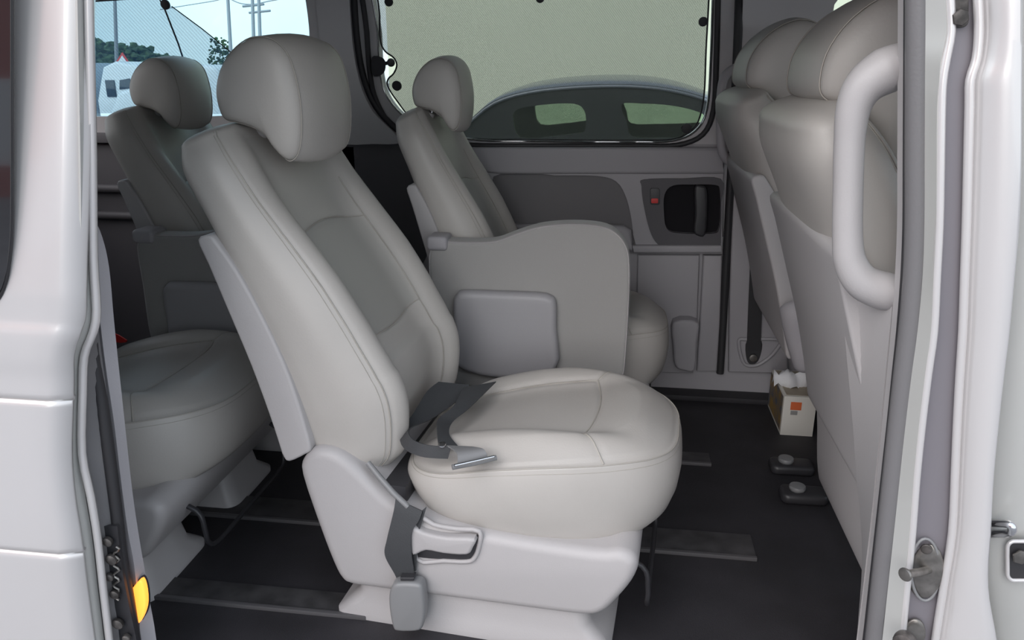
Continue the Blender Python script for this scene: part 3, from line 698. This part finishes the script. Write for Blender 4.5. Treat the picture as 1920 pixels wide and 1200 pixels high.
def make_base(root, feet=False):
    sh = pillow('base_cover', [(a+U0, b) for a, b in SH], XZ, -.262, .262, .022, 'plastic', root, 5)
    vs, fs = loft([rr3(-.568+U0, -.252, .020+U0, .252, .02, 0), rr3(-.568+U0, -.252, .020+U0, .252, .02, .014), rr3(-.545+U0, -.248, .000+U0, .248, .03, .035), rr3(-.522+U0, -.245, -.022+U0, .245, .035, .06), rr3(-.514+U0, -.243, -.034+U0, .243, .035, .13)])
    if feet:
        for v0, v1 in ((-.245, -.10), (.06, .20)):
            vs, fs = loft([rr3(-.50+U0, v0-.02, .010+U0, v1+.035, .03, 0), rr3(-.50+U0, v0-.02, .010+U0, v1+.035, .03, .01), rr3(-.50+U0, v0, -.012+U0, v1+.01, .03, .04), rr3(-.50+U0, v0, -.03+U0, v1, .03, .13)])
            mesh('foot', vs, fs, 'plastic', root, True, 45)
        vs, fs = loft([rr3(-.50+U0, -.23, -.16+U0, .20, .03, 0), rr3(-.50+U0, -.23, -.16+U0, .20, .03, .13)])
    mesh('pedestal', vs, fs, 'black_plastic' if feet else 'plastic', root, True, 45)  # with feet, black colour stands in for shade in the gap between
    # fold bar below the front edge
    tube('adjust_bar', catmull([(-.02+U0, -.17, .20), (.07+U0, -.17, .17), (.085+U0, -.17, .12), (.085+U0, -.165, .085), (.085+U0, -.13, .06), (.085+U0, 0, .06), (.085+U0, .13, .06), (.085+U0, .165, .085), (.07+U0, .17, .17), (-.02+U0, .17, .20)], 4), .0055, 'black_plastic', root, 8)
    tube('hinge_bracket', [(-.50+U0, -.18, .34), (-.47+U0, -.18, .37), (-.44+U0, -.18, .385)], .014, 'black_plastic', root, 8)
    tube('hinge_bracket', [(-.50+U0, .18, .34), (-.47+U0, .18, .37), (-.44+U0, .18, .385)], .014, 'black_plastic', root, 8)
    box('rear_lip', -.46+U0, -.235, .285, -.40+U0, .235, .325, 'black_plastic', root, .01)
    return sh
def make_lever(root):
    pr = lambda pts: [(atY(x, y, .24).x-(-.30)-.0, atY(x, y, .24).z) for x, y in pts]
    rim = cm2([(778, 968), (815, 984), (860, 990), (903, 992), (902, 1022), (894, 1042), (880, 1050), (835, 1051), (782, 1050)], 3)
    tube('lever_slot', [Vector((a, -.263, b)) for a, b in pr(rim)], .005, 'plastic', root, 8, True)
    pillow('lever_gap', pr(cm2([(780, 1032), (840, 1034), (885, 1030), (899, 1000), (901, 1020), (892, 1040), (876, 1047), (780, 1047)], 3)), XZ, -.2635, -.255, .0005, 'black_plastic', root, 2)
    pillow('lever', pr(cm2([(776, 980), (800, 992), (845, 999), (897, 999), (893, 1018), (882, 1030), (840, 1030), (805, 1026), (780, 1036), (774, 1010)], 3)), XZ, -.280, -.255, .007, 'plastic', root, 4)
AP = [(-.60, .700), (-.55, .700), (-.47, .70), (-.40, .706), (-.33, .728), (-.25, .748), (-.15, .756), (-.06, .752), (-.01, .735), (.025, .70), (.038, .65), (.042, .55), (.040, .42), (.034, .34), (.0, .30), (-.2, .28), (-.45, .28), (-.60, .30), (-.63, .40), (-.63, .55), (-.63, .66)]
def make_arm(root):
    p = [(a+U0-.067, b-.014) for a, b in cm2(AP, 4)]
    a = pillow('armrest', p, XZ, -.335, -.262, .014, 'carpet_panel', root, 4)
    tube('piping', [Vector((x, -.330, z)) for x, z in inset(p, .004)], .0028, 'plastic', a, 6, True)
    pillow('storage_box', [(-.31+(x+.425)*1.255, z+.012) for x, z in cm2([(-.425, .51), (-.415, .535), (-.395, .545), (-.30, .546), (-.20, .546), (-.165, .54), (-.150, .52), (-.148, .45), (-.15, .33), (-.30, .30), (-.42, .33), (-.424, .42)], 3)], XZ, -.372, -.325, .018, 'storage_plastic', a, 4)
    pillow('pad', [(x, z) for x, z in rrect(-.40, .660, -.33, .698, .012)], XZ, -.345, -.262, .01, 'plastic_trim', a, 3)
def seat(name, label, loc, rz=0, arm=False, lever=False, wscale=1.0, group=None, front=False, feet=False, **q):
    r = thing(name, label, 'seat', loc, rz, group)
    make_backrest(r, wscale, **q); make_headrest(r); make_cushion(r); make_front_base(r, front == 1) if front else make_base(r, feet)
    if arm: make_arm(r)
    if lever: make_lever(r)
    return r
main = seat('car_seat', 'nearest light grey leather seat, in the middle of the doorway', (-.28, .50, 0), math.radians(-5), lever=True)
third = seat('car_seat', 'leather seat behind the nearest seat, partly hidden by the left pillar', (-1.29, .58, 0), 0, feet=True)
far2 = seat('car_seat', 'far middle row seat with a broad armrest, beside the sliding window', (-.185, 1.22, 0), 0, arm=True)
third.scale = (1, 1.26, 1); far2.scale = (.80, .90, 1.0)
for h_ in far2.children:
    if h_.name.startswith('headrest'):
        h_.scale = (.98, .86, .84); h_.location = (-.43*.02, 0, 1.06*.15)
def tree(o, new, loc, label):
    o.location = loc; return o
far3 = copy_tree(far2); far3.location = (-.98, 1.20, 0); far3.scale = (.88, .92, 1); far3['label'] = 'dark shaded seat in the far rear corner below the quarter window'
fr1 = seat('front_seat', 'front seat nearest the doorway, seen from behind beside the grab handle', (.81, .43, 0), 0, front=True)
fr2 = seat('front_seat', 'far front seat seen from behind, beyond the nearer front seat', (.81, 1.24, 0), 0, front=2)
for f in (fr1, fr2):
    f.scale = (1.0, 1.08, 1.055)
    for h_ in f.children:
        if h_.name.startswith('headrest'):
            c0 = Vector((-.44, 0, 1.02)); rm = Matrix.Rotation(.22, 4, 'Y') @ Matrix.Diagonal((1.12, 1.08, 1.15, 1))
            h_.rotation_euler = (0, .22, 0); h_.scale = (1.12, 1.08, 1.15); h_.location = c0 - (rm @ c0) + Vector((-.004, 0, -.016))

# buckle hanging from the near seat and the loose lap belt
bs = thing('seat_buckle', 'grey buckle hanging on a folded strap beside the near seat base', 'buckle', atY(770, 1100, .235))
sub(ribbon('strap', [atY(742, 935, .235), atY(738, 960, .232), atY(726, 1010, .230), atY(722, 1040, .230), atY(740, 1075, .232), atY(748, 1092, .235)],
       [atY(792, 958, .235), atY(786, 975, .229), atY(772, 1000, .224), atY(772, 1040, .224), atY(776, 1068, .228), atY(777, 1092, .235)], .003, 'webbing'), bs)
sub(ribbon('strap', [atY(765, 980, .240), atY(770, 1010, .238), atY(772, 1040, .238), atY(770, 1070, .238)], [atY(800, 950, .240), atY(785, 1000, .232), atY(781, 1040, .232), atY(780, 1070, .234)], .003, 'webbing'), bs)
sub(pillow('buckle_case', T2(cm2([(739, 1090), (750, 1081), (785, 1081), (797, 1088), (801, 1110), (802, 1140), (797, 1163), (785, 1170), (752, 1170), (742, 1162), (736, 1130), (735, 1105)], 3), .23), XZ, .205, .238, .008, 'buckle'), bs)
sub(pillow('release_button', T2([(752, 1079), (778, 1079), (777, 1085), (753, 1085)], .22), XZ, .212, .232, .002, 'black_plastic'), bs)
stalk = thing('belt_stalk', 'slim grey belt stalk between the near seat back and cushion', 'stalk', atY(720, 900, .24))
sub(tube('stalk', [atY(690, 868, .27), atY(712, 895, .255), (atY(738, 925, .240)), atY(765, 950, .236)], .006, 'buckle', None, 8), stalk)
lb = thing('lap_belt', 'loose dark grey lap belt crumpled on the near seat cushion', 'seat belt', atZ(830, 820, .40))
ZB = .395
sub(ribbon('webbing', [atZ(822, 716, .45), atZ(800, 735, .44), atZ(775, 775, .425), atZ(752, 808, .41), atZ(756, 838, .405), atZ(790, 856, .40), atZ(840, 860, .40)],
       [atZ(880, 722, .43), atZ(862, 748, .42), atZ(810, 785, .41), atZ(770, 803, .42), atZ(772, 822, .43), atZ(800, 834, .425), atZ(846, 838, .425)], .0025, 'webbing'), lb)
sub(ribbon('webbing', [atZ(868, 728, .43), atZ(850, 762, .43), atZ(822, 785, .43), atZ(820, 812, .425), atZ(822, 835, .415)],
       [atZ(930, 716, .43), atZ(880, 765, .42), atZ(848, 792, .41), atZ(842, 815, .41), atZ(858, 836, .41)], .0025, 'webbing'), lb)
sub(ribbon('webbing', [atZ(838, 836, .425), atZ(855, 848, .43), atZ(858, 864, .42), atZ(856, 874, .415)], [atZ(885, 838, .425), atZ(905, 842, .43), atZ(912, 850, .425), atZ(914, 858, .415)], .0025, 'buckle'), lb)
sub(tube('tongue', [atZ(848, 876, .415), atZ(890, 868, .415), atZ(930, 858, .415)], .0055, 'buckle', None, 10), lb)
sub(tube('tongue', [atZ(852, 873, .422), atZ(892, 864, .422), atZ(926, 856, .422)], .003, 'chrome', None, 8), lb)
sub(disc('adjuster', atZ(829, 836, .425), (0, -.3, 1), .008, .006, 'chrome', None, 12), lb)

# belt on the far pillar
fb = thing('pillar_belt', 'black seat belt hanging down the far pillar into its slot', 'seat belt', atY(1412, 665, 1.56))
sub(ribbon('webbing', [atY(1412, 325, 1.55), atY(1408, 450, 1.55), atY(1402, 600, 1.555), atY(1400, 655, 1.56)], [atY(1436, 325, 1.55), atY(1434, 450, 1.55), atY(1428, 600, 1.555), atY(1426, 655, 1.56)], .003, 'rubber'), fb)
sub(disc('anchor_bolt', atY(1412, 670, 1.563), (0, -1, 0), .014, .01, 'steel_dark', None, 12), fb)

# floor rails
rails = [((-2.0, .36), .60, .70), ((-2.0, .30), 1.06, 1.13), ((-2.0, .20), 1.50, 1.53), ((-2.0, -.50), .27, .34)]
for i, ((x0, x1), y0, y1) in enumerate(rails):
    r = tag(box('seat_rail', x0, y0, .0, x1, y1, .006, 'rail', None, .003), ['dark seat track in the floor in front of the near seat', 'dark seat track under the far seats', 'narrow dark seat track along the far wall', 'dark seat track behind the near seat, closest to the doorway'][i], 'seat track')
    box('rail_edge', x0, y0-.006, .0, x1, y0+.004, .010, 'rail_rim', r, .002)
for x, y, s_, lb_ in ((.52, 1.06, .0, 'dark foot bracket of the far front seat, farther from the doorway'), (.52, .90, .0, 'dark foot bracket on the floor below the front seats')):
    b = thing('seat_bracket', lb_, 'bracket', (x, y, 0))
    sub(pillow('foot', rrect(x-.055, y-.035, x+.07, y+.035, .02), lambda a, b_, d: (a, b_, d), .03, 0, .012, 'black_plastic'), b)
    sub(disc('cap', (x-.01, y, .028), (0, 0, 1), .022, .016, 'buckle'), b)
# hanging armrest of the far front seat
p_ = [Vector(((p.x-.81), (p.y-1.24)/1.08, p.z/1.055)) for p in catmull([atY(1489, 570, .95), atY(1492, 590, .935), atY(1501, 630, .93), atY(1512, 668, .92), atY(1519, 690, .92)], 5)]
tube('armrest', p_, [.022, .030, .036]+[.038]*(len(p_)-6)+[.036, .030, .020], 'plastic_trim', fr2, 18)

# tissue box on the floor behind the front seats
tb = thing('tissue_box', 'printed tissue box with a white tissue poking out behind front seats', 'box', (.55, 1.42, 0))
BX = [atY(1470, 798, .97), atY(1511, 798, .97)]
x0, x1 = .54, .64; yb0, yb1 = 1.30, 1.53; zb0, zb1 = .0, .135
def q2(name, pts, mat): return sub(plate(name, pts, [], (0, 0, 0.0008) if abs((pts[1]-pts[0]).cross(pts[2]-pts[1]).normalized().z) > .5 else ((0, -.0008, 0) if abs((pts[1]-pts[0]).cross(pts[2]-pts[1]).normalized().y) > .5 else (-.0008, 0, 0)), mat), tb)
sub(box('carton', x0, yb0, zb0, x1, yb1, zb1, 'white_card', None, .002), tb)
q2('side_print', [Vector((x0-.001, yb0+.01, zb0+.012)), Vector((x0-.001, yb1-.01, zb0+.012)), Vector((x0-.001, yb1-.01, zb1-.006)), Vector((x0-.001, yb0+.01, zb1-.006))], 'card_print')
q2('orange_print', [Vector((x0+.022, yb0-.001, zb1-.045)), Vector((x0+.055, yb0-.001, zb1-.045)), Vector((x0+.055, yb0-.001, zb1-.018)), Vector((x0+.022, yb0-.001, zb1-.018))], 'orange')
q2('grey_print', [Vector((x0+.024, yb0-.001, zb1-.062)), Vector((x0+.045, yb0-.001, zb1-.062)), Vector((x0+.045, yb0-.001, zb1-.048)), Vector((x0+.024, yb0-.001, zb1-.048))], 'grey_print')
q2('top_panel', [Vector((x0+.008, yb0+.01, zb1+.001)), Vector((x1-.008, yb0+.01, zb1+.001)), Vector((x1-.008, yb1-.01, zb1+.001)), Vector((x0+.008, yb1-.01, zb1+.001))], 'card_brown')
ts = [[Vector((x0-.02+.11*i/8, yb0+.07+.05*j/6+.012*math.sin(i*1.1+j), zb1+.002+.045*math.sin(math.pi*j/6)+.010*math.sin(i*1.7+j*.9))) for i in range(9)] for j in range(7)]
vs, fs = loft(ts, closed=False, cap=False); o = mesh('tissue', vs, fs, 'tissue', None, True, 60); m = o.modifiers.new('s', 'SOLIDIFY'); m.thickness = .001; sub(o, tb)

# sunshades and window fittings
sh_out = cm2([(716, -60), (712, 30), (713, 75), (722, 96), (738, 108), (744, 122), (738, 138), (728, 148), (727, 162), (745, 190), (775, 225), (830, 254), (900, 261), (1000, 262), (1100, 263), (1200, 263), (1258, 262), (1290, 250), (1309, 228), (1320, 180), (1324, 90), (1329, 0), (1330, -60), (1200, -64), (1000, -64), (850, -64)], 4)
s1 = thing('sunshade', 'grey green mesh sunshade filling the far sliding window', 'sunshade', atW(1000, 200, -.005), group=None)
c_ = plate('mesh', Wp(sh_out, .012), [], (0, .001, 0), 'shade_green'); sub(c_, s1)
sub(tube('binding', Wp(sh_out, .012), .0028, 'rubber', None, 6, True), s1)
for x, y in ((745, 160), (1287, 240), (730, 3), (1013, -4), (1318, 40)):
    sub(disc('suction_cup', atW(x, y, .012), (0, -1, -.2), .0165 if y > 100 else .014, .012, 'rubber', None, 20), s1)
s2_ = thing('sunshade', 'blue tinted mesh sunshade with a folded corner on the rear quarter window', 'sunshade', atW(250, 200, -.005))
q_ = [(-250, 12), (60, 6), (146, 4), (240, -2), (296, -8), (310, 20), (335, 84), (350, 130), (370, 205), (250, 212), (146, 213), (-250, 210)]
sub(plate('mesh', Wp(q_, .012), [], (0, .001, 0), 'shade_blue'), s2_)
sub(tube('binding', Wp(q_[:9], .010), .003, 'rubber', None, 6), s2_)
sub(plate('folded_corner', Wp([(304, 0), (322, 12), (380, 55), (438, 102), (480, 150), (480, 214), (372, 214), (335, 84)], .004), [], (0, .001, 0), 'shade_blue'), s2_)
sub(tube('corner_edge', Wp([(322, 12), (380, 55), (438, 102), (470, 150)], .003), .002, 'rubber', None, 6), s2_)
sub(disc('suction_cup', atW(312, 8, -.006), (0, -1, -.2), .016, .012, 'rubber', None, 20), s2_)
wl = thing('window_latch', 'black latch knob at the left edge of the far sliding window', 'latch', atW(715, 122, -.01))
sub(pillow('base', cm2([(697, 108), (712, 106), (722, 114), (722, 132), (712, 142), (698, 140)], 3), lambda a, b, d: atW(a, b, d), -.03, .0, .0, 'black_plastic'), wl)
sub(disc('knob', atW(733, 116, -.03), (.3, -1, -.2), .013, .02, 'black_plastic'), wl)
sub(tube('arm', [atW(705, 122, -.015), atW(722, 119, -.02), atW(735, 117, -.02)], .006, 'black_plastic'), wl)
rl = thing('release_strap', 'short red pull strap in shadow beside the rear seats', 'strap', atY(225, 636, .95))
sub(ribbon('webbing', [atY(205, 622, 1.0), atY(222, 628, .98), atY(238, 638, .96)], [atY(205, 634, 1.0), atY(222, 642, .98), atY(236, 642, .96)], .004, 'red'), rl)

# ---------------------------------------------------------------- outside
wl_ = box('cream_building', -3.6, 11, -.5, 16, 12, 6, 'cream_wall', None, 0); tag(wl_, 'plain cream building wall beyond the parked car', 'building')
# sedan outside the far window
CY = 5.2
car = thing('parked_car', 'dark grey sedan parked outside the far window', 'car', (.3, CY, -.5))
cs = lambda x, z: atY(x, z, CY)
def cz_(pts, Y): return [atY(x, y, Y) for x, y in pts]
roofline = [(600, 330), (760, 300), (840, 262), (880, 225), (925, 190), (990, 170), (1080, 160), (1180, 158), (1260, 166), (1330, 185), (1400, 215), (1470, 262), (1560, 300), (1680, 330)]
bodylow = [(1700, 420), (1690, 560), (1500, 590), (800, 590), (600, 560), (590, 420)]
wA = cm2([(962, 225), (966, 208), (990, 200), (1050, 194), (1085, 197), (1098, 215), (1096, 245), (1080, 250), (1030, 256), (975, 258)], 3)
wB = cm2([(1165, 196), (1200, 194), (1260, 198), (1310, 210), (1350, 232), (1360, 252), (1300, 257), (1240, 258), (1185, 256), (1175, 228)], 3)
full = cm2(roofline, 3, False)+bodylow
for nm, Y in (('body_side', CY), ('body_side', CY+1.55)):
    mp = lambda pts: [Vector((p.x, Y, p.z)) for p in cz_(pts, CY)]
    b = sub(plate(nm, mp(full), [mp(wA), mp(wB)], (0, .05, 0), 'car_dark'), car)
    sub(plate('side_glass', [p+Vector((0, .02, 0)) for p in mp(wA)], [], (0, .004, 0), 'car_glass'), car)
    sub(plate('side_glass', [p+Vector((0, .02, 0)) for p in mp(wB)], [], (0, .004, 0), 'car_glass'), car)
rl_ = cz_(cm2(roofline, 3, False), CY)
R = []
for y, dz, sc in ((-.02, -.01, 1), (.1, .03, .98), (.35, .055, .96), (.8, .065, .96), (1.2, .055, .96), (1.5, .03, .98), (1.62, -.01, 1)):
    cxx = sum(p.x for p in rl_)/len(rl_)
    R.append([Vector((cxx+(p.x-cxx)*sc, CY+y, p.z+dz)) for p in rl_])
vs, fs = loft(R, closed=False, cap=False); o = mesh('roof_and_hood', vs, fs, 'car_paint', None, True, 60); m = o.modifiers.new('s', 'SOLIDIFY'); m.thickness = .02; sub(o, car)
for x in (700, 1520):
    for Y in (CY-.02, CY+1.4):
        c0 = atY(x, 560, CY); sub(disc('wheel', (c0.x, Y+.2, -.18), (0, -1, 0), .32, .2, 'tyre', None, 28, bev=.1), car)
# vehicles seen through the quarter window
def dist(px, py, D): return atY(px, py, D)
tr = thing('box_truck', 'white cab truck with a grey box body beyond the quarter window', 'truck', dist(200, 215, 12))
D = 12
def rel(px0, py0, px1, py1, Y0, Y1, nm, mat, bev=.03):
    a = atY(px0, py0, Y0); b = atY(px1, py1, Y0)
    return sub(box(nm, min(a.x, b.x), Y0, min(a.z, b.z), max(a.x, b.x), Y1, max(a.z, b.z), mat, None, bev), tr)
rel(30, 118, 188, 300, D, D+2.2, 'box_body', 'truck_grey')
cabp = cm2([(192, 126), (240, 120), (258, 124), (275, 150), (300, 172), (312, 190), (312, 250), (192, 250)], 2)
sub(pillow('cab', T2(cabp, D), XZ, D, D+2.1, .05, 'white_vehicle'), tr)
rel(196, 150, 218, 182, D-.02, D+.1, 'side_window', 'vehicle_glass', .01)
sub(pillow('side_window', T2([(225, 150), (243, 147), (254, 164), (225, 168)], D), XZ, D-.02, D+.1, .01, 'vehicle_glass'), tr)
for x in (80, 230, 290):
    c0 = atY(x, 240, D); sub(disc('wheel', (c0.x, D-.05, 0), (0, 1, 0), .4, .3, 'tyre', None, 20, bev=.1), tr)
vn = thing('white_van', 'small white van half hidden behind the dark headrest', 'van', dist(340, 200, 9))
vp = cm2([(215, 190), (225, 172), (262, 160), (300, 130), (340, 122), (400, 124), (412, 150), (414, 240), (216, 240)], 2)
sub(pillow('body', T2(vp, 9.5), XZ, 9.5, 11.2, .05, 'white_vehicle'), vn)
sub(pillow('side_window', T2([(272, 160), (302, 138), (330, 132), (330, 162)], 9.5), XZ, 9.48, 9.6, .01, 'vehicle_glass'), vn)
for x in (250, 385):
    c0 = atY(x, 240, 9.5); sub(disc('wheel', (c0.x, 9.45, -.18), (0, 1, 0), .32, .3, 'tyre', None, 20, bev=.1), vn)
def blob(name, x0, x1, ytop, Y, n, mat, label, grp):
    """a tree crown of many leaf clumps with a trunk"""
    r = thing(name, label, 'tree', atY((x0+x1)/2, 150, Y), group=grp)
    a = atY(x0, 150, Y); b = atY(x1, 150, Y); top = atY((x0+x1)/2, ytop, Y).z; w_ = (b.x-a.x)/2; cxm = (a.x+b.x)/2
    bm = bmesh.new()
    for i in range(n):
        th = random.uniform(0, math.pi); rr = random.random()**.5
        c = Vector((cxm+w_*rr*math.cos(th), Y+random.uniform(-w_, w_)*.6, .3+(top-.3)*(.15+.80*rr*math.sin(th)) if True else 0))
        s_ = w_*random.uniform(.05, .13)
        mm = Matrix.Translation(c) @ Matrix.Diagonal((s_, s_, s_*random.uniform(.6, .9), 1))
        bmesh.ops.create_icosphere(bm, subdivisions=1, radius=1, matrix=mm)
    for v in bm.verts: v.co += Vector((random.uniform(-1, 1), random.uniform(-1, 1), random.uniform(-1, 1)))*w_*.03
    me = bpy.data.meshes.new('crown'); bm.to_mesh(me); bm.free()
    sub(link('crown', me, mat, None, False), r)
    sub(tube('trunk', [(cxm, Y, -.5), (cxm+.1, Y, .6), (cxm, Y, 1.4)], [.3, .22, .15], 'pole'), r)
blob('tree', 60, 215, 62, 40, 650, 'foliage', 'tallest dark tree at the left of the quarter window', 'trees beyond the quarter window')
blob('tree', 175, 300, 78, 60, 550, 'foliage', 'rounded dark tree beside the thin pole', 'trees beyond the quarter window')
blob('tree', 270, 345, 98, 36, 400, 'foliage', 'low shrubby tree above the dark headrest', 'trees beyond the quarter window')
blob('tree', 395, 445, 66, 44, 300, 'foliage', 'thin tree beside the bright headrest', 'trees beyond the quarter window')
for x, xt, lab in ((219, 214, 'utility pole seen through the mesh shade'), (434, 425, 'tall utility pole left of the pair'), (477, 472, 'utility pole with wires, right of the tree'), (489, 484, 'rightmost utility pole in the quarter window')):
    a = atY(x, 120, 34); t_ = atY(xt, -40, 34)
    p = thing('utility_pole', lab, 'pole', (a.x, 34, -.5)); sub(tube('mast', [(a.x, 34, -.5), a, t_], [.11, .09, .07], 'pole', None, 8), p)
    if x > 450: sub(tube('cross_arm', [atY(x-22, 12+(x-477), 34), atY(x+18, 8+(x-477), 34)], .05, 'pole', None, 6), p)
wire = tag(tube('power_line', [atY(300, 18, 34), atY(400, 2, 34), atY(434, -6, 34)], .02, 'pole', None, 5), 'thin power line running to the tall pole', 'wire')
tag(tube('power_line', catmull([atY(428, -4, 34), atY(450, 6, 34), atY(476, 8, 34), atY(505, 2, 34), atY(560, -8, 34)], 4), .025, 'pole', None, 5), 'sagging power line between the right poles', 'wire')
sg = thing('warning_sign', 'red bordered triangular warning sign above the white vehicles', 'sign', atY(229, 112, 20))
tri = [(215, 119), (243, 119), (229, 98)]
sub(plate('border', Yc(tri, 20), [], (0, .03, 0), 'red'), sg)
sub(plate('face', Yc([(221, 116), (237, 116), (229, 104)], 19.98), [], (0, .02, 0), 'white_vehicle'), sg)
sub(tube('post', [atY(229, 118, 20.05), (atY(229, 118, 20.05).x, 20.05, -.5)], .03, 'pole'), sg)
# unseen walls added behind the camera, coloured for reflections in paint and dark glass
bb = thing('reflection_wall', 'unseen red and white wall added behind the camera for reflections', 'building', (-6, -8, -.5))
sub(box('red_wall', -14, -9.5, 1.0, -3.0, -8.5, 4, 'red_wall', None, 0), bb)
sub(box('white_wall', -14, -9.4, -.1, -3.0, -8.4, 1.0, 'white_wall', None, 0), bb)
sub(box('red_band', -14, -9.3, -.5, -3.0, -8.3, -.1, 'red_wall', None, 0), bb)
